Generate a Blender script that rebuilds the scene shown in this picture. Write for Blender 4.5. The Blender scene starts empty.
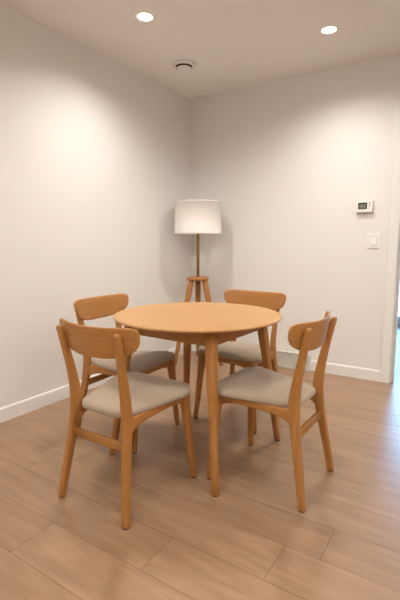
import bpy, bmesh, math, random
from math import sin, cos, pi, radians, sqrt
from mathutils import Vector, Matrix
C = bpy.context.scene.collection
random.seed(7)

# ------------------------------------------------------------------ helpers
def mesh_obj(name, bm, mat, parent=None, smooth=True, loc=(0, 0, 0), bevel=None, label=None):
    bmesh.ops.recalc_face_normals(bm, faces=bm.faces)
    me = bpy.data.meshes.new(name)
    bm.to_mesh(me); bm.free()
    me.materials.append(mat)
    if smooth:
        for p in me.polygons: p.use_smooth = True
    o = bpy.data.objects.new(name, me)
    C.objects.link(o); o.location = loc
    if parent: o.parent = parent
    if bevel:
        b = o.modifiers.new('bevel', 'BEVEL'); b.width = bevel; b.segments = 3; b.limit_method = 'ANGLE'
        b.angle_limit = radians(40); b.harden_normals = True
    if smooth == 'auto' or bevel:
        pass
    if label: o['label'] = label
    return o

def tag(o, label, cat, group=None):
    o['label'] = label; o['category'] = cat; o['kind'] = 'thing'
    if group: o['group'] = group
    return o

def thing(name, label, cat, loc=(0, 0, 0), rz=0., group=None):
    o = bpy.data.objects.new(name, None); C.objects.link(o)
    o.empty_display_size = .1
    o.location = loc; o.rotation_euler = (0, 0, rz)
    return tag(o, label, cat, group)

def structure(name, bm, mat, smooth=False, bevel=None):
    o = mesh_obj(name, bm, mat, None, smooth, bevel=bevel); o['kind'] = 'structure'
    return o

def box(bm, x0, x1, y0, y1, z0, z1):
    v = [bm.verts.new((x, y, z)) for z in (z0, z1) for x, y in ((x0, y0), (x1, y0), (x1, y1), (x0, y1))]
    for f in ((3, 2, 1, 0), (4, 5, 6, 7), (0, 1, 5, 4), (1, 2, 6, 5), (2, 3, 7, 6), (3, 0, 4, 7)):
        bm.faces.new([v[k] for k in f])

def loft(bm, rings, cap=True):
    vs = [[bm.verts.new(p) for p in r] for r in rings]
    n = len(vs[0])
    for a, b in zip(vs, vs[1:]):
        for k in range(n):
            bm.faces.new((a[k], a[(k + 1) % n], b[(k + 1) % n], b[k]))
    if cap:
        bm.faces.new(list(reversed(vs[0]))); bm.faces.new(vs[-1])

def sring(c, u, w, hu, hw, e=4., n=24):
    """rounded-rectangle (superellipse) ring about c in the plane of u, w"""
    c, u, w = Vector(c), Vector(u), Vector(w)
    out = []
    for k in range(n):
        a = 2 * pi * (k + .5) / n
        ca, sa = cos(a), sin(a)
        out.append(c + u * (hu * math.copysign(abs(ca) ** (2 / e), ca)) + w * (hw * math.copysign(abs(sa) ** (2 / e), sa)))
    return out

def lathe(bm, prof, n=64, c=(0, 0)):
    """profile [(r, z)...]; r may be 0 at the ends"""
    rows = []
    for r, z in prof:
        if r < 1e-6: rows.append([bm.verts.new((c[0], c[1], z))])
        else: rows.append([bm.verts.new((c[0] + r * cos(2 * pi * k / n), c[1] + r * sin(2 * pi * k / n), z)) for k in range(n)])
    for a, b in zip(rows, rows[1:]):
        for k in range(n):
            k2 = (k + 1) % n
            if len(a) == 1 and len(b) == 1: continue
            if len(a) == 1: bm.faces.new((a[0], b[k2], b[k]))
            elif len(b) == 1: bm.faces.new((a[k], a[k2], b[0]))
            else: bm.faces.new((a[k], a[k2], b[k2], b[k]))

def interp(tab, z):
    """smooth (Catmull-Rom) interpolation of rows (z, v1, v2, ...)"""
    k = 0
    while k < len(tab) - 2 and z > tab[k + 1][0]: k += 1
    p1, p2 = tab[k], tab[k + 1]
    p0 = tab[k - 1] if k > 0 else p1
    p3 = tab[k + 2] if k + 2 < len(tab) else p2
    h = p2[0] - p1[0]; t = (z - p1[0]) / h
    res = []
    for j in range(1, len(p1)):
        m1 = (p2[j] - p0[j]) / (p2[0] - p0[0]) * h
        m2 = (p3[j] - p1[j]) / (p3[0] - p1[0]) * h
        res.append((2*t**3 - 3*t**2 + 1)*p1[j] + (t**3 - 2*t**2 + t)*m1 + (-2*t**3 + 3*t**2)*p2[j] + (t**3 - t**2)*m2)
    return res

def round_poly(pts, rad, n=8):
    """closed polygon with rounded corners -> list of (x, y)"""
    out = []
    N = len(pts)
    for k in range(N):
        p = Vector(pts[k]); a = Vector(pts[k - 1]) - p; b = Vector(pts[(k + 1) % N]) - p
        a.normalize(); b.normalize()
        ang = a.angle(b); d = rad[k] / math.tan(ang / 2)
        s, e = p + a * d, p + b * d
        bis = (a + b).normalized(); o = p + bis * (rad[k] / sin(ang / 2))
        a0 = math.atan2(s.y - o.y, s.x - o.x); a1 = math.atan2(e.y - o.y, e.x - o.x)
        da = (a1 - a0 + pi) % (2 * pi) - pi
        for q in range(n + 1):
            t = a0 + da * q / n
            out.append((o.x + rad[k] * cos(t), o.y + rad[k] * sin(t)))
    return out

# ------------------------------------------------------------------ materials
def srgb(r, g, b):
    f = lambda c: (c / 255 / 12.92) if c / 255 <= .04045 else ((c / 255 + .055) / 1.055) ** 2.4
    return (f(r), f(g), f(b), 1)

def base_mat(name, col, rough=.5, spec=.5, metal=0.):
    m = bpy.data.materials.new(name); m.use_nodes = True
    b = m.node_tree.nodes['Principled BSDF']
    b.inputs['Base Color'].default_value = col
    b.inputs['Roughness'].default_value = rough
    b.inputs['Specular IOR Level'].default_value = spec
    b.inputs['Metallic'].default_value = metal
    return m, m.node_tree, b

def wood(name, c1, c2, axis, rough=.42, fine=1.):
    m, nt, b = base_mat(name, c1, rough, .4)
    N, L = nt.nodes, nt.links
    tc = N.new('ShaderNodeTexCoord'); mp = N.new('ShaderNodeMapping')
    sc = [60 * fine] * 3; sc['xyz'.index(axis)] = 2.0
    mp.inputs['Scale'].default_value = sc
    L.new(tc.outputs['Object'], mp.inputs['Vector'])
    n1 = N.new('ShaderNodeTexNoise'); n1.inputs['Scale'].default_value = 1.; n1.inputs['Detail'].default_value = 5
    n1.inputs['Distortion'].default_value = .6
    L.new(mp.outputs[0], n1.inputs['Vector'])
    n2 = N.new('ShaderNodeTexNoise'); n2.inputs['Scale'].default_value = 5.; n2.inputs['Detail'].default_value = 3
    L.new(mp.outputs[0], n2.inputs['Vector'])
    mx = N.new('ShaderNodeMath'); mx.operation = 'MULTIPLY_ADD'; mx.inputs[1].default_value = .35
    L.new(n2.outputs['Fac'], mx.inputs[0]); L.new(n1.outputs['Fac'], mx.inputs[2])
    cr = N.new('ShaderNodeValToRGB')
    cr.color_ramp.elements[0].position = .42; cr.color_ramp.elements[0].color = c2
    cr.color_ramp.elements[1].position = .88; cr.color_ramp.elements[1].color = c1
    L.new(mx.outputs[0], cr.inputs[0]); L.new(cr.outputs[0], b.inputs['Base Color'])
    bp = N.new('ShaderNodeBump'); bp.inputs['Strength'].default_value = .06; bp.inputs['Distance'].default_value = .002
    L.new(mx.outputs[0], bp.inputs['Height']); L.new(bp.outputs[0], b.inputs['Normal'])
    return m

OAK1, OAK2 = (.445, .207, .060, 1), (.365, .160, .042, 1)
oak = {a: wood('oak_' + a, OAK1, OAK2, a) for a in 'xyz'}
TOP1, TOP2 = (.54, .305, .125, 1), (.475, .255, .098, 1)
oak_top = wood('oak_table_top', TOP1, TOP2, 'x', .38)

def paint(name, col, rough=.6, bump=.02):
    m, nt, b = base_mat(name, col, rough, .3)
    N, L = nt.nodes, nt.links
    tc = N.new('ShaderNodeTexCoord'); n = N.new('ShaderNodeTexNoise'); n.inputs['Scale'].default_value = 220
    n.inputs['Detail'].default_value = 3
    L.new(tc.outputs['Object'], n.inputs['Vector'])
    bp = N.new('ShaderNodeBump'); bp.inputs['Strength'].default_value = bump; bp.inputs['Distance'].default_value = .002
    L.new(n.outputs['Fac'], bp.inputs['Height']); L.new(bp.outputs[0], b.inputs['Normal'])
    return m
wall_paint = paint('white_wall_paint', (.775, .767, .752, 1), .62)
ceil_paint = paint('white_ceiling_paint', (.86, .855, .845, 1), .8)
trim_paint = paint('white_trim_paint', (.80, .80, .79, 1), .35, .005)
plastic = base_mat('white_plastic', (.84, .84, .82, 1), .4)[0]
dark_plastic = base_mat('black_plastic', (.008, .008, .008, 1), .4)[0]
lcd = base_mat('grey_lcd', (.17, .18, .15, 1), .3)[0]
grey_plastic = base_mat('grey_plastic', (.55, .54, .52, 1), .5)[0]
beige_metal = base_mat('offwhite_vent', (.70, .685, .62, 1), .5)[0]
cavity = base_mat('cavity_shade', (.012, .011, .01, 1), .9)[0]
rubber = base_mat('brown_glide', (.05, .03, .02, 1), .7)[0]
brass = base_mat('brass_socket', (.36, .22, .075, 1), .5, .5, .6)[0]

def fabric(name, c1, c2, scale=420, rough=.95, bump=.25, sheen=.2, translucent=0.):
    m, nt, b = base_mat(name, c1, rough, .15)
    b.inputs['Sheen Weight'].default_value = sheen
    N, L = nt.nodes, nt.links
    tc = N.new('ShaderNodeTexCoord'); n = N.new('ShaderNodeTexNoise')
    n.inputs['Scale'].default_value = scale; n.inputs['Detail'].default_value = 2
    L.new(tc.outputs['Object'], n.inputs['Vector'])
    cr = N.new('ShaderNodeValToRGB')
    cr.color_ramp.elements[0].position = .3; cr.color_ramp.elements[0].color = c2
    cr.color_ramp.elements[1].position = .7; cr.color_ramp.elements[1].color = c1
    L.new(n.outputs['Fac'], cr.inputs[0]); L.new(cr.outputs[0], b.inputs['Base Color'])
    bp = N.new('ShaderNodeBump'); bp.inputs['Strength'].default_value = bump; bp.inputs['Distance'].default_value = .0015
    L.new(n.outputs['Fac'], bp.inputs['Height']); L.new(bp.outputs[0], b.inputs['Normal'])
    if translucent:
        tr = N.new('ShaderNodeBsdfTranslucent'); tr.inputs['Color'].default_value = c1
        mx = N.new('ShaderNodeMixShader'); mx.inputs[0].default_value = translucent
        L.new(b.outputs[0], mx.inputs[1]); L.new(tr.outputs[0], mx.inputs[2])
        L.new(mx.outputs[0], N['Material Output'].inputs['Surface'])
    return m
seat_fabric = fabric('beige_seat_fabric', (.42, .345, .262, 1), (.34, .275, .205, 1))
shade_fabric = fabric('white_shade_fabric', (.85, .83, .80, 1), (.81, .79, .76, 1), 300, .9, .1, .1, .1)

def emission(name, col, s):
    m = bpy.data.materials.new(name); m.use_nodes = True
    nt = m.node_tree; nt.nodes.clear()
    e = nt.nodes.new('ShaderNodeEmission'); e.inputs[0].default_value = col; e.inputs[1].default_value = s
    o = nt.nodes.new('ShaderNodeOutputMaterial'); nt.links.new(e.outputs[0], o.inputs[0])
    return m
lamp_glow = emission('downlight_lens', (1, .93, .84, 1), 9)

glass = bpy.data.materials.new('window_glass'); glass.use_nodes = True
nt = glass.node_tree; nt.nodes.clear()
_t = nt.nodes.new('ShaderNodeBsdfTransparent'); _g = nt.nodes.new('ShaderNodeBsdfGlossy'); _g.inputs['Roughness'].default_value = .02
_f = nt.nodes.new('ShaderNodeFresnel'); _f.inputs[0].default_value = 1.35
_m = nt.nodes.new('ShaderNodeMixShader'); _o = nt.nodes.new('ShaderNodeOutputMaterial')
nt.links.new(_f.outputs[0], _m.inputs[0]); nt.links.new(_t.outputs[0], _m.inputs[1]); nt.links.new(_g.outputs[0], _m.inputs[2])
nt.links.new(_m.outputs[0], _o.inputs[0])

# floor: laminate planks, per-plank random value in a face attribute
floor_mat, nt, b = base_mat('oak_laminate', (.45, .25, .14, 1), .34, .5)
N, L = nt.nodes, nt.links
at = N.new('ShaderNodeAttribute'); at.attribute_name = 'plank'
tc = N.new('ShaderNodeTexCoord')
cb = N.new('ShaderNodeCombineXYZ')
m10 = N.new('ShaderNodeMath'); m10.operation = 'MULTIPLY'; m10.inputs[1].default_value = 37.
L.new(at.outputs['Fac'], m10.inputs[0]); L.new(m10.outputs[0], cb.inputs[0]); L.new(m10.outputs[0], cb.inputs[2])
ad = N.new('ShaderNodeVectorMath'); ad.operation = 'ADD'
L.new(tc.outputs['Object'], ad.inputs[0]); L.new(cb.outputs[0], ad.inputs[1])
mp = N.new('ShaderNodeMapping'); mp.inputs['Scale'].default_value = (2.2, 17, 1)
L.new(ad.outputs[0], mp.inputs['Vector'])
n1 = N.new('ShaderNodeTexNoise'); n1.inputs['Scale'].default_value = 1.; n1.inputs['Detail'].default_value = 6; n1.inputs['Distortion'].default_value = 1.2
L.new(mp.outputs[0], n1.inputs['Vector'])
mp2 = N.new('ShaderNodeMapping'); mp2.inputs['Scale'].default_value = (6, 130, 1)
L.new(ad.outputs[0], mp2.inputs['Vector'])
n2 = N.new('ShaderNodeTexNoise'); n2.inputs['Scale'].default_value = 1.; n2.inputs['Detail'].default_value = 3
L.new(mp2.outputs[0], n2.inputs['Vector'])
mx = N.new('ShaderNodeMath'); mx.operation = 'MULTIPLY_ADD'; mx.inputs[1].default_value = .25
L.new(n2.outputs['Fac'], mx.inputs[0]); L.new(n1.outputs['Fac'], mx.inputs[2])
pr = N.new('ShaderNodeMath'); pr.operation = 'MULTIPLY_ADD'; pr.inputs[1].default_value = .16
L.new(at.outputs['Fac'], pr.inputs[0]); L.new(mx.outputs[0], pr.inputs[2])
cr = N.new('ShaderNodeValToRGB')
e = cr.color_ramp.elements
e[0].position = .40; e[0].color = (.268, .160, .090, 1)
e[1].position = 1.0; e[1].color = (.40, .256, .153, 1)
k = e.new(.70); k.color = (.338, .210, .124, 1)
L.new(pr.outputs[0], cr.inputs[0]); L.new(cr.outputs[0], b.inputs['Base Color'])
rr = N.new('ShaderNodeMapRange'); rr.inputs['To Min'].default_value = .25; rr.inputs['To Max'].default_value = .36
L.new(n1.outputs['Fac'], rr.inputs['Value']); L.new(rr.outputs[0], b.inputs['Roughness'])
bp = N.new('ShaderNodeBump'); bp.inputs['Strength'].default_value = .08; bp.inputs['Distance'].default_value = .002
L.new(mx.outputs[0], bp.inputs['Height']); L.new(bp.outputs[0], b.inputs['Normal'])
groove_mat = base_mat('plank_groove', (.17, .095, .05, 1), .8)[0]

# ------------------------------------------------------------------ room shell
H = 2.499                       # ceiling height
RX, RY = 5.2, -5.6              # far corners of the room behind the camera
HX0, HX1, HY = .9, 4.2, 2.7     # hall beyond the doorway
DX0, DX1, DH = 1.916, 3.25, 2.07    # doorway in the back wall
WT = .12

def plank_floor(name, x0, x1, y0, y1, joints, L_=1.29, w=.192, ys=-2.393, gap=.0009):
    bm = bmesh.new()
    lay = bm.faces.layers.float.new('plank')
    base = [bm.verts.new((x, y, -.0016)) for x, y in ((x0, y0), (x1, y0), (x1, y1), (x0, y1))]
    fb = bm.faces.new(base); fb.material_index = 1
    low = [bm.verts.new((x, y, -.05)) for x, y in ((x0, y0), (x1, y0), (x1, y1), (x0, y1))]
    fl = bm.faces.new(list(reversed(low))); fl.material_index = 1
    for k in range(4):
        f = bm.faces.new((low[k], low[(k+1) % 4], base[(k+1) % 4], base[k])); f.material_index = 1
    r0 = math.floor((y0 - ys) / w); r1 = math.ceil((y1 - ys) / w)
    rnd = random.Random(11)
    for r in range(r0, r1):
        a, bb = max(y0, ys + r * w), min(y1, ys + (r + 1) * w)
        j = joints.get(r, rnd.uniform(0, L_))
        j -= L_ * math.ceil((j - x0) / L_)
        while j < x1:
            u, v = max(x0, j), min(x1, j + L_)
            if v - u > .01 and bb - a > .01:
                q = [bm.verts.new(p) for p in ((u + gap, a + gap, 0), (v - gap, a + gap, 0), (v - gap, bb - gap, 0), (u + gap, bb - gap, 0))]
                f = bm.faces.new(q); f[lay] = rnd.random()
            j += L_
    o = structure(name, bm, floor_mat)
    o.data.materials.append(groove_mat)
    return o
# row 0 starts at y = -2.393; the visible joints sit where the photo has them
fl = plank_floor('floor', 0, RX, RY, HY, {-2: 1.085, -1: 1.536, 0: 1.91, 1: 2.04, 2: 1.30, 3: 1.2, 4: 1.05, 5: 1.15, 6: 1.73, 7: .9, 8: 1.4})

bm = bmesh.new(); box(bm, -.12, RX + .12, RY - .12, HY + .12, H, H + .1); structure('ceiling', bm, ceil_paint)
bm = bmesh.new(); box(bm, -.12, 0, RY - .12, WT, -.05, H); structure('wall_left', bm, wall_paint)
bm = bmesh.new(); box(bm, 0, RX, RY - .12, RY, -.05, H); structure('wall_front', bm, wall_paint)
bm = bmesh.new(); box(bm, RX, RX + .12, RY - .12, HY + .12, -.05, H); structure('wall_right', bm, wall_paint)
bm = bmesh.new()
box(bm, 0, DX0, 0, WT, -.05, H); box(bm, DX1, RX, 0, WT, -.05, H); box(bm, DX0, DX1, 0, WT, DH, H)
structure('wall_back', bm, wall_paint)
# hall beyond the doorway
bm = bmesh.new(); box(bm, -.12, HX0, WT, HY + .12, -.05, H); structure('wall_hall_left', bm, wall_paint)
bm = bmesh.new()
WX0, WX1, WZ0, WZ1 = 1.25, 2.6, .06, 2.15
box(bm, HX0, WX0, HY, HY + .12, -.05, H); box(bm, WX1, RX, HY, HY + .12, -.05, H)
box(bm, WX0, WX1, HY, HY + .12, WZ1, H); box(bm, WX0, WX1, HY, HY + .12, -.05, WZ0)
structure('wall_hall_back', bm, wall_paint)
# glazed hall window
bm = bmesh.new()
fw = .05
for x0, x1, z0, z1 in ((WX0, WX0 + fw, WZ0, WZ1), (WX1 - fw, WX1, WZ0, WZ1), (WX0 + fw, WX1 - fw, WZ1 - fw, WZ1), (WX0 + fw, WX1 - fw, WZ0, WZ0 + fw),
                       ((WX0 + WX1) / 2 - .03, (WX0 + WX1) / 2 + .03, WZ0 + fw, WZ1 - fw)):
    box(bm, x0, x1, HY + .03, HY + .09, z0, z1)
win = structure('window_1', bm, trim_paint)
bm = bmesh.new(); box(bm, WX0 + fw, (WX0 + WX1) / 2 - .03, HY + .055, HY + .061, WZ0 + fw, WZ1 - fw)
mesh_obj('pane', bm, glass, win, False)
bm = bmesh.new(); box(bm, (WX0 + WX1) / 2 + .03, WX1 - fw, HY + .055, HY + .061, WZ0 + fw, WZ1 - fw)
mesh_obj('pane', bm, glass, win, False)

# baseboards: extruded profile
BH, BT = .0917, .013
prof = [(0, 0), (BT, 0), (BT, BH - .010), (BT - .003, BH - .003), (BT - .007, BH), (0, BH)]
def run(name, pts):
    """profile swept along a straight run; pts = start, end, inward normal"""
    (a, b_, n) = pts
    a, b_, n = Vector(a), Vector(b_), Vector(n)
    bm = bmesh.new()
    loft(bm, [[p + n * u + Vector((0, 0, z)) for u, z in prof] for p in (a, b_)])
    return structure(name, bm, trim_paint)
CW = .072                      # casing width
run('baseboard_left', ((0, RY, 0), (0, 0, 0), (1, 0, 0)))
run('baseboard_back', ((BT, 0, 0), (DX0 - CW + .004, 0, 0), (0, -1, 0)))
run('baseboard_back_right', ((DX1 + CW, 0, 0), (RX, 0, 0), (0, -1, 0)))
run('baseboard_hall', ((HX0, HY, 0), (HX0, WT, 0), (1, 0, 0)))
# doorway casing and jamb lining
bm = bmesh.new()
ct = .017
x0, x1 = DX0 - CW + .004, DX0 + .004
box(bm, x0, x1, -ct, 0, 0, DH + CW - .004)
box(bm, DX1 - .004, DX1 + CW - .004, -ct, 0, 0, DH + CW - .004)
box(bm, x1, DX1 - .004, -ct, 0, DH - .004, DH + CW - .004)
structure('trim_1', bm, trim_paint, bevel=.004)
bm = bmesh.new()
box(bm, DX0, DX0 + .012, .0, WT, 0, DH); box(bm, DX1 - .012, DX1, .0, WT, 0, DH); box(bm, DX0 + .012, DX1 - .012, .0, WT, DH - .012, DH)
box(bm, DX0 + .012, DX0 + .024, .05, .085, 0, DH - .012); box(bm, DX1 - .024, DX1 - .012, .05, .085, 0, DH - .012)
structure('trim_2', bm, trim_paint, bevel=.0015)

def foot_pad(leg, x, y, r):
    bm = bmesh.new(); lathe(bm, [(0, 0), (r, 0), (r, .0055), (0, .0055)], 24, (x, y))
    mesh_obj('foot_pad', bm, rubber, leg, label='dark brown foot pad')

# ------------------------------------------------------------------ dining table
TX, TY, TROT = 1.2145, -1.7336, radians(313.07)
table = thing('dining_table', 'round light oak dining table with four splayed legs among the chairs', 'table', (TX, TY, 0), 0)
R, TZ = .439, .745
bm = bmesh.new()
pr_ = [(0, TZ - .024), (R - .045, TZ - .024), (R - .014, TZ - .0155), (R - .003, TZ - .0118), (R - .0005, TZ - .009), (R, TZ - .0060), (R - .0012, TZ - .0025), (R - .004, TZ - .0006), (R - .008, TZ), (R * .6, TZ), (0, TZ)]
lathe(bm, pr_, 128)
mesh_obj('table_top', bm, oak_top, table)
leg_top_r, leg_foot_r = .350, .461
def table_leg(a):
    bm = bmesh.new(); rings = []
    u, w = Vector((cos(a), sin(a), 0)), Vector((-sin(a), cos(a), 0))
    u2, w2 = (u + w).normalized(), (w - u).normalized()     # faces run parallel to the aprons
    for z, s, ex in ((.005, .0140, 2.6), (.008, .0160, 2.7), (.10, .0168, 3), (.30, .0185, 3.5), (.50, .0215, 4.5), (.62, .0235, 6), (.7205, .0235, 6)):
        rr_ = leg_foot_r + (leg_top_r - leg_foot_r) * min(z, .70) / .70
        rings.append(sring(u * rr_ + Vector((0, 0, z)), u2, w2, s, s, ex))
    loft(bm, rings)
    return bm
corner = []
for k in range(4):
    a = TROT + k * pi / 2
    corner.append(Vector((cos(a) * .347, sin(a) * .347, 0)))
    lg = mesh_obj('leg', table_leg(a), oak['z'], table)
    foot_pad(lg, leg_foot_r * cos(a), leg_foot_r * sin(a), .0138)
for k in range(4):
    a, b_ = corner[k], corner[(k + 1) % 4]
    d = (b_ - a).normalized(); nrm = Vector((d.y, -d.x, 0))
    bm = bmesh.new(); rings = []
    for p in (a + d * .018, b_ - d * .018):
        rings.append(sring(p + nrm * .004 + Vector((0, 0, .686)), nrm, Vector((0, 0, 1)), .0105, .0348, 14, 28))
    loft(bm, rings)
    mesh_obj('apron', bm, oak['x'], table)

# ------------------------------------------------------------------ dining chairs
def make_chair():
    ch = thing('dining_chair', 'x', 'chair')
    X, Y, Z = Vector((1, 0, 0)), Vector((0, 1, 0)), Vector((0, 0, 1))
    # rear legs that run up into the back posts: z, x, |y|, half depth (x), half width (y)
    post = [(.0, -.2436, .192, .0150, .0140), (.10, -.2290, .1810, .0170, .0145), (.22, -.2080, .1675, .0190, .0145), (.32, -.1910, .1570, .0215, .0145),
            (.40, -.1810, .1505, .0250, .0145), (.46, -.1800, .1480, .0245, .0142), (.54, -.1900, .1490, .0205, .0138), (.62, -.2050, .1530, .0175, .0132), (.70, -.2215, .1590, .0155, .0128), (.764, -.2360, .1645, .0140, .0120)]
    for s in (1, -1):
        bm = bmesh.new(); rings = []
        zs = [.005, .008] + [k * .03 for k in range(1, 26)]
        for z in zs:
            x, y, hx, hy = interp(post, min(z, .764))
            f = .90 if z == .005 else 1
            rings.append(sring((x, s * y, z), X, Y, hx * f, hy * f, 4.2))
        x, y, hx, hy = interp(post, .764)
        for dz, f in ((.756, 1.), (.764, .93), (.770, .78), (.774, .5), (.775, .2)):
            rings.append(sring((x + (.756 - dz) * .2, s * y, dz), X, Y, hx * f, hy * f, 3.5))
        loft(bm, rings)
        lg = mesh_obj('rear_leg', bm, oak['z'], ch)
        foot_pad(lg, -.2436, s * .192, .0130)
    # front legs
    for s in (1, -1):
        bm = bmesh.new(); rings = []
        for z, x, y, h, ex in ((.005, .208, .208, .0122, 2.4), (.008, .2078, .2078, .0138, 2.5), (.12, .202, .1960, .0160, 3), (.28, .194, .1815, .0185, 3.5), (.38, .189, .1725, .0215, 4.5), (.429, .187, .1690, .0225, 5)):
            rings.append(sring((x, s * y, z), X, Y, h, h * .95, ex))
        loft(bm, rings)
        lg = mesh_obj('front_leg', bm, oak['z'], ch)
        foot_pad(lg, .208, s * .208, .0120)
    # side rails with arched underside
    for s in (1, -1):
        bm = bmesh.new(); rings = []
        a, b_ = Vector((-.170, s * .1490, 0)), Vector((.178, s * .1680, 0))
        for k in range(25):
            t = k / 24
            p = a.lerp(b_, t)
            low = .392 - .014 * (1 - t) - .036 * math.exp(-t / .11) - .034 * math.exp(-(1 - t) / .10)
            top = .4295 - .019 * (1 - t)
            rings.append(sring(p + Z * ((low + top) / 2), Y, Z, .011, (top - low) / 2, 8))
        loft(bm, rings)
        mesh_obj('side_rail', bm, oak['x'], ch)
    # front and rear rails
    bm = bmesh.new(); rings = []
    for k in range(25):
        t = k / 24
        low = .392 - .030 * math.exp(-t / .10) - .030 * math.exp(-(1 - t) / .10)
        rings.append(sring(Vector((.188, -.156 + .312 * t, (low + .4295) / 2)), X, Z, .011, (.4295 - low) / 2, 8))
    loft(bm, rings); mesh_obj('front_rail', bm, oak['y'], ch)
    bm = bmesh.new()
    loft(bm, [sring((-.120, y, .4045), X, Z, .010, .0080, 8) for y in (-.148, .148)])
    mesh_obj('rear_rail', bm, oak['y'], ch)
    # stretcher between the rear legs
    bm = bmesh.new()
    loft(bm, [sring((-.1945, y, .300), Vector((1, 0, .1)).normalized(), Z, .0095, .0175, 7) for y in (-.157, .157)])
    mesh_obj('stretcher', bm, oak['y'], ch)
    # upholstered seat
    out = round_poly([(-.182, -.134), (.217, -.245), (.217, .245), (-.182, .134)], [.065, .075, .075, .065], 10)
    # bow the front and the back edge a little
    out = [(x + (.016 * (1 - (y / .245) ** 2) if x > .1 else 0) - (.012 * (1 - (y / .134) ** 2) if x < -.1 else 0), y) for x, y in out]
    # subdivide long edges
    o2 = []
    for k in range(len(out)):
        p, q = Vector(out[k]), Vector(out[(k + 1) % len(out)])
        n = max(1, int((q - p).length / .02))
        for j in range(n): o2.append(p.lerp(q, j / n))
    cx = .02
    def slope(d): return .052 * (d - .2)         # the seat tilts a little towards the back
    bm = bmesh.new(); rings = []
    for f, z, dome in ((.55, .4290, 0), (.93, .4290, 0), (.975, .4300, 0), (.993, .4335, .2), (1., .4395, .4), (.997, .4460, .6), (.985, .4520, .75), (.96, .4570, .85), (.90, .4625, 1), (.78, .4665, 1), (.6, .4690, 1), (.4, .4702, 1), (.2, .4705, 1)):
        rings.append([Vector((cx + (p.x - cx) * f, p.y * f, z + slope((p.x - cx) * f))) for p in o2])
    vs = [[bm.verts.new(p) for p in r] for r in rings]
    n = len(o2)
    for a, b_ in zip(vs, vs[1:]):
        for k in range(n): bm.faces.new((a[k], a[(k+1) % n], b_[(k+1) % n], b_[k]))
    bm.faces.new(list(reversed(vs[0])))
    c = bm.verts.new((cx, 0, .4705 + slope(0)))
    for k in range(n): bm.faces.new((vs[-1][k], vs[-1][(k+1) % n], c))
    mesh_obj('seat', bm, seat_fabric, ch)
    # curved plywood backrest in front of the posts
    bm = bmesh.new(); rings = []
    Lh, zc, ht, hb = .227, .760, .030, .100
    M = 46
    for k in range(M + 1):
        a = -pi / 2 + pi * k / M
        s = Lh * math.copysign(abs(sin(a)) ** .9, sin(a)); q = min(abs(s) / Lh, .99999)
        q = min(q, .9985)
        zh = zc + (ht + .011 * q * q) * (1 - q ** 5.) ** (1 / 5.)
        zl = zc - hb * (1 - q ** 2.65) ** (1 / 2.65)
        y = s * (1 - .22 * (s ** 2))
        x = -.2335 + 1.2 * y * y
        tan = Vector((2.40 * y, 1, 0)).normalized(); nrm = Vector((tan.y, -tan.x, 0))
        up = Vector((-.17, 0, 1))
        zm = (zh + zl) / 2
        hh = (zh - zl) / 2
        th = min(.0075, hh)
        rings.append(sring(Vector((x, y, zm)) + Vector((-.17, 0, 0)) * (zm - .722), nrm, up, th, hh, 5 if hh > .02 else 3, 28))
    loft(bm, rings)
    mesh_obj('backrest', bm, oak['y'], ch)
    return ch

chair = make_chair()
chairs = [
    (1.1552, -2.2051, 1.5648, 'oak dining chair seen from behind at the front left of the table'),
    (.747, -1.772, .0406, 'oak dining chair beside the left wall, half hidden behind the front left chair'),
    (1.1966, -1.2060, -1.5695, 'oak dining chair on the far side of the table, facing the camera'),
    (1.6519, -1.77, 3.1144, 'oak dining chair right of the table, side on and facing left'),
]
for k, (x, y, t, lab) in enumerate(chairs):
    if k == 0: o = chair
    else:
        o = chair.copy(); C.objects.link(o)
        for c_ in list(chair.children):
            d = c_.copy(); C.objects.link(d); d.parent = o
            for g in list(c_.children):
                h = g.copy(); C.objects.link(h); h.parent = d
    o.location = (x, y, 0); o.rotation_euler = (0, 0, t)
    tag(o, lab, 'chair', 'dining chairs around the round table')

# ------------------------------------------------------------------ floor lamp
LX, LY = .297, -.332
lamp = thing('floor_lamp', 'tripod floor lamp with oak legs and white drum shade in the corner', 'lamp', (LX, LY, 0), 0)
bm = bmesh.new()
lathe(bm, [(0, .778), (.092, .778), (.098, .781), (.101, .786), (.101, .798), (.098, .803), (.092, .806), (0, .806)], 48)
mesh_obj('tripod_hub', bm, oak['x'], lamp)
for a in (radians(123), radians(123 + 118), radians(123 - 118)):
    bm = bmesh.new(); u, w = Vector((cos(a), sin(a), 0)), Vector((-sin(a), cos(a), 0))
    rings = []
    for z, s in ((0, .0150), (.004, .0170), (.4, .0220), (.7, .0260), (.7825, .0260)):
        rings.append(sring(u * (.245 + (.064 - .245) * z / .8) + Vector((0, 0, z)), u, w, s * .85, s, 4.5))
    loft(bm, rings); mesh_obj('leg', bm, oak['z'], lamp)
bm = bmesh.new(); lathe(bm, [(0, .785), (.0135, .785), (.0135, 1.30), (0, 1.30)], 24)
mesh_obj('pole', bm, brass, lamp, label='brass coloured pole')
bm = bmesh.new(); lathe(bm, [(0, 1.295), (.019, 1.295), (.019, 1.35), (.014, 1.355), (0, 1.355)], 24)
mesh_obj('lamp_socket', bm, brass, lamp)
bm = bmesh.new(); lathe(bm, [(0, 1.352), (.012, 1.354), (.016, 1.365), (.029, 1.395), (.031, 1.412), (.024, 1.432), (.012, 1.442), (0, 1.444)], 24)
mesh_obj('bulb', bm, plastic, lamp)
bm = bmesh.new()
zb, zt_, rb, rt_ = 1.195, 1.482, 1.0*.214, .2035
lathe(bm, [(rb - .0025, zb + .001), (rb, zb), (rb + .0012, zb + .001), (rb + .0012, zb + .012), (rb, zb + .013), (rt_, zt_ - .013), (rt_ + .0012, zt_ - .012), (rt_ + .0012, zt_ - .001), (rt_, zt_), (rt_ - .0025, zt_ - .001), (rb - .0025, zb + .001)], 96)
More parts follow.
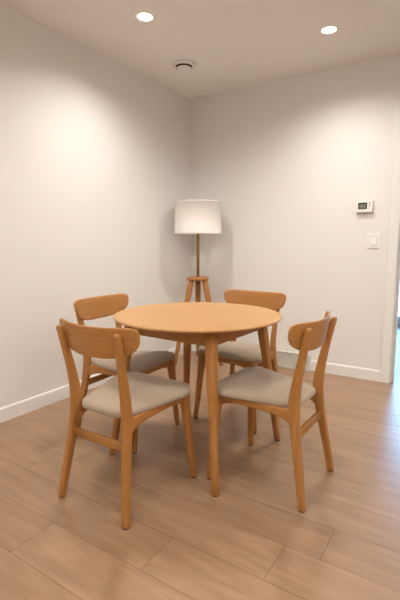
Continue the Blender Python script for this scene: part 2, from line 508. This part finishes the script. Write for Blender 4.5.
sh = mesh_obj('lamp_shade', bm, shade_fabric, lamp)
bm = bmesh.new()
for k in range(3):
    a = k * 2 * pi / 3 + .4
    d = Vector((cos(a), sin(a), 0)); w = Vector((-sin(a), cos(a), 0)); Z = Vector((0, 0, 1))
    loft(bm, [sring(d * r_ + Z * z_, w, Z, .002, .002, 2, 8) for r_, z_ in ((.017, 1.352), (.205, 1.464), (.2075, 1.464))])
mesh_obj('shade_spider', bm, brass, sh)

# ------------------------------------------------------------------ wall fittings
# thermostat
th = thing('thermostat', 'white wall thermostat with small dark screen above the light switch', 'thermostat', (1.663, 0, 1.398), 0)
bm = bmesh.new(); box(bm, -.0635, .0635, -.030, .0005, -.043, .046)
mesh_obj('body', bm, plastic, th, bevel=.005)
bm = bmesh.new(); box(bm, -.060, .060, -.024, 0, -.050, -.043)
mesh_obj('cover_lip', bm, grey_plastic, th, bevel=.002)
bm = bmesh.new(); box(bm, -.046, .020, -.0325, -.029, -.018, .032)
scr = mesh_obj('screen', bm, dark_plastic, th, bevel=.001, label='dark screen frame')
bm = bmesh.new(); box(bm, -.0375, .0115, -.0335, -.032, -.0135, .0205)
mesh_obj('display', bm, lcd, scr, False)
for z in (.026, .008):
    bm = bmesh.new(); box(bm, .033, .044, -.032, -.029, z - .007, z + .007)
    mesh_obj('button', bm, grey_plastic, th, bevel=.0015)
# light switch
sw = thing('light_switch', 'white rocker light switch plate on the right wall below the thermostat', 'switch', (1.741, 0, 1.134), 0)
bm = bmesh.new(); box(bm, -.049, .049, -.008, 0, -.0585, .0585)
mesh_obj('plate', bm, plastic, sw, bevel=.003)
bm = bmesh.new(); box(bm, -.027, .027, -.0086, -.007, -.036, .036)
mesh_obj('rocker_gap_shade', bm, grey_plastic, sw, False)  # thin grey inset; shade in the gap around the rocker as colour
bm = bmesh.new()
v = [(-.0235, -.0145, -.0325), (.0235, -.0145, -.0325), (.0235, -.0095, .0325), (-.0235, -.0095, .0325)]
f_ = [bm.verts.new(p) for p in v]; g_ = [bm.verts.new((p[0], -.006, p[2])) for p in v]
bm.faces.new(f_); bm.faces.new(list(reversed(g_)))
for k in range(4): bm.faces.new((f_[k], g_[k], g_[(k + 1) % 4], f_[(k + 1) % 4]))
mesh_obj('rocker', bm, plastic, sw, False)
# louvred vent box against the baseboard
vb = thing('wall_vent', 'low white louvred vent box on the floor against the right wall baseboard', 'vent', (1.115, 0, 0), 0)
bm = bmesh.new()
vw, vh, vd = .155, .146, .046
box(bm, -vw, vw, -vd, -BT - .0005, vh - .012, vh); box(bm, -vw, vw, -vd, -BT - .0005, 0, .010)
box(bm, -vw, -vw + .010, -vd, -BT - .0005, .010, vh - .012); box(bm, vw - .010, vw, -vd, -BT - .0005, .010, vh - .012)
box(bm, -.006, .006, -vd + .002, -BT - .0005, .010, vh - .012)
mesh_obj('frame', bm, beige_metal, vb, False, bevel=.0015)
bm = bmesh.new(); box(bm, -vw + .010, vw - .010, -BT - .006, -BT - .0008, .010, vh - .012)
mesh_obj('back_panel', bm, grey_plastic, vb, False)
for k in range(6):
    z = .020 + k * .0195
    bm = bmesh.new()
    loft(bm, [[Vector((x, -vd + .004, z - .005)), Vector((x, -vd + .004, z - .0025)), Vector((x, -BT - .008, z + .0115)), Vector((x, -BT - .008, z + .009))] for x in (-vw + .009, vw - .009)])
    mesh_obj('louvre', bm, beige_metal, vb, False)

# ------------------------------------------------------------------ ceiling fittings
cv = thing('ceiling_vent', 'small round white ceiling vent with dark gap near the room corner', 'vent', (.397, -.684, H), 0)
bm = bmesh.new()
lathe(bm, [(.066, .0), (.066, -.010), (.069, -.016), (.080, -.0175), (.092, -.0165), (.0965, -.013), (.0965, -.0025), (.093, -.0020), (.093, 0)], 64)
mesh_obj('vent_ring', bm, plastic, cv)
bm = bmesh.new(); lathe(bm, [(0, -.0012), (.0665, -.0012), (.0665, -.0006), (0, -.0006)], 48)
mesh_obj('duct_shade_disc', bm, cavity, cv, label='dark disc for the shaded duct opening')  # flat dark disc, the shade inside the duct put into its colour
bm = bmesh.new()
lathe(bm, [(0, -.019), (.048, -.019), (.055, -.021), (.058, -.024), (.057, -.028), (.046, -.032), (.025, -.034), (0, -.0345)], 64)
dsc = mesh_obj('vent_disc', bm, plastic, cv)
bm = bmesh.new(); lathe(bm, [(0, -.0012), (.008, -.0012), (.008, -.020), (0, -.020)], 16)
mesh_obj('stem', bm, cavity, cv)

WARM = (1., .93, .84)
def downlight(x, y, lab, power):
    d = thing('downlight', lab, 'ceiling light', (x, y, H), 0, 'recessed ceiling downlights')
    bm = bmesh.new()
    lathe(bm, [(.046, -.0005), (.046, -.004), (.053, -.0065), (.060, -.006), (.066, -.003), (.068, -.0003)], 64)
    mesh_obj('trim_ring', bm, plastic, d)
    bm = bmesh.new(); lathe(bm, [(0, -.0035), (.042, -.0035), (.0465, -.002), (.0465, -.0008), (0, -.0008)], 48)
    mesh_obj('lens', bm, lamp_glow, d, label='glowing white lens')
    li = bpy.data.lights.new('downlight_bulb', 'SPOT'); li.energy = power; li.color = WARM
    li.spot_size = radians(152); li.spot_blend = 1.; li.shadow_soft_size = .08
    lo = bpy.data.objects.new('downlight_bulb', li); C.objects.link(lo); lo.location = (x, y, H - .012)
    return d
P_ = 84
downlight(.607, -1.40, 'glowing recessed ceiling downlight nearer the left wall, left of the round vent', P_)
downlight(1.513, -.622, 'glowing recessed ceiling downlight at upper right, nearer the right wall', P_)
def room_fill(x, y, power):
    """added fill spots without fixtures, as unseen downlights behind and beside the camera"""
    li = bpy.data.lights.new('room_fill_spot', 'SPOT'); li.energy = power; li.color = WARM
    li.spot_size = radians(172); li.spot_blend = .6; li.shadow_soft_size = .08
    lo = bpy.data.objects.new('room_fill_spot', li); C.objects.link(lo); lo.location = (x, y, H - .012)
for x, y in ((1.4, -2.6), (.9, -3.7), (1.1, -5.0), (3.4, -1.6), (2.6, -2.2), (2.4, -3.6), (2.6, -5.0), (4.4, -1.0), (4.2, -2.4), (4.0, -3.8), (4.2, -5.0)):
    room_fill(x, y, P_ * .44)  # added fill light from the unseen part of the room

# ------------------------------------------------------------------ daylight through the hall window
w = bpy.data.worlds.new('sky'); bpy.context.scene.world = w; w.use_nodes = True
bg = w.node_tree.nodes['Background']
bg.inputs[0].default_value = (.25, .58, 1., 1); bg.inputs[1].default_value = 11.
pl = bpy.data.lights.new('window_portal', 'AREA'); pl.shape = 'RECTANGLE'; pl.size = WX1 - WX0; pl.size_y = WZ1 - WZ0
pl.cycles.is_portal = True
po = bpy.data.objects.new('window_portal', pl); C.objects.link(po)
po.location = ((WX0 + WX1) / 2, HY + .11, (WZ0 + WZ1) / 2); po.rotation_euler = (radians(-90), 0, 0)

# ------------------------------------------------------------------ camera
cam = bpy.data.cameras.new('camera'); co = bpy.data.objects.new('camera', cam); C.objects.link(co)
f, pitch, yaw, roll = 422.397, .1334138760, .5754818, .000416545
cam.sensor_fit = 'VERTICAL'; cam.sensor_height = 24; cam.lens = 24 * f / 600
cam.clip_start = .05
fwd = Vector((-sin(yaw) * cos(pitch), cos(yaw) * cos(pitch), -sin(pitch)))
rt = Vector((cos(yaw), sin(yaw), 0)); up = rt.cross(fwd)
rt, up = rt * cos(roll) + up * sin(roll), up * cos(roll) - rt * sin(roll)
M = Matrix((rt, up, -fwd)).transposed().to_4x4()
M.translation = (2.4237605, -3.5757785, 1.11245808)
co.matrix_world = M
bpy.context.scene.camera = co
sc = bpy.context.scene
sc.view_settings.view_transform = 'Standard'; sc.view_settings.look = 'None'
sc.view_settings.gamma = 1; sc.view_settings.use_curve_mapping = False
sc.view_settings.exposure = .21
sc.cycles.use_denoising = True
sc.cycles.max_bounces = 10; sc.cycles.diffuse_bounces = 6
sc.cycles.sample_clamp_indirect = 6
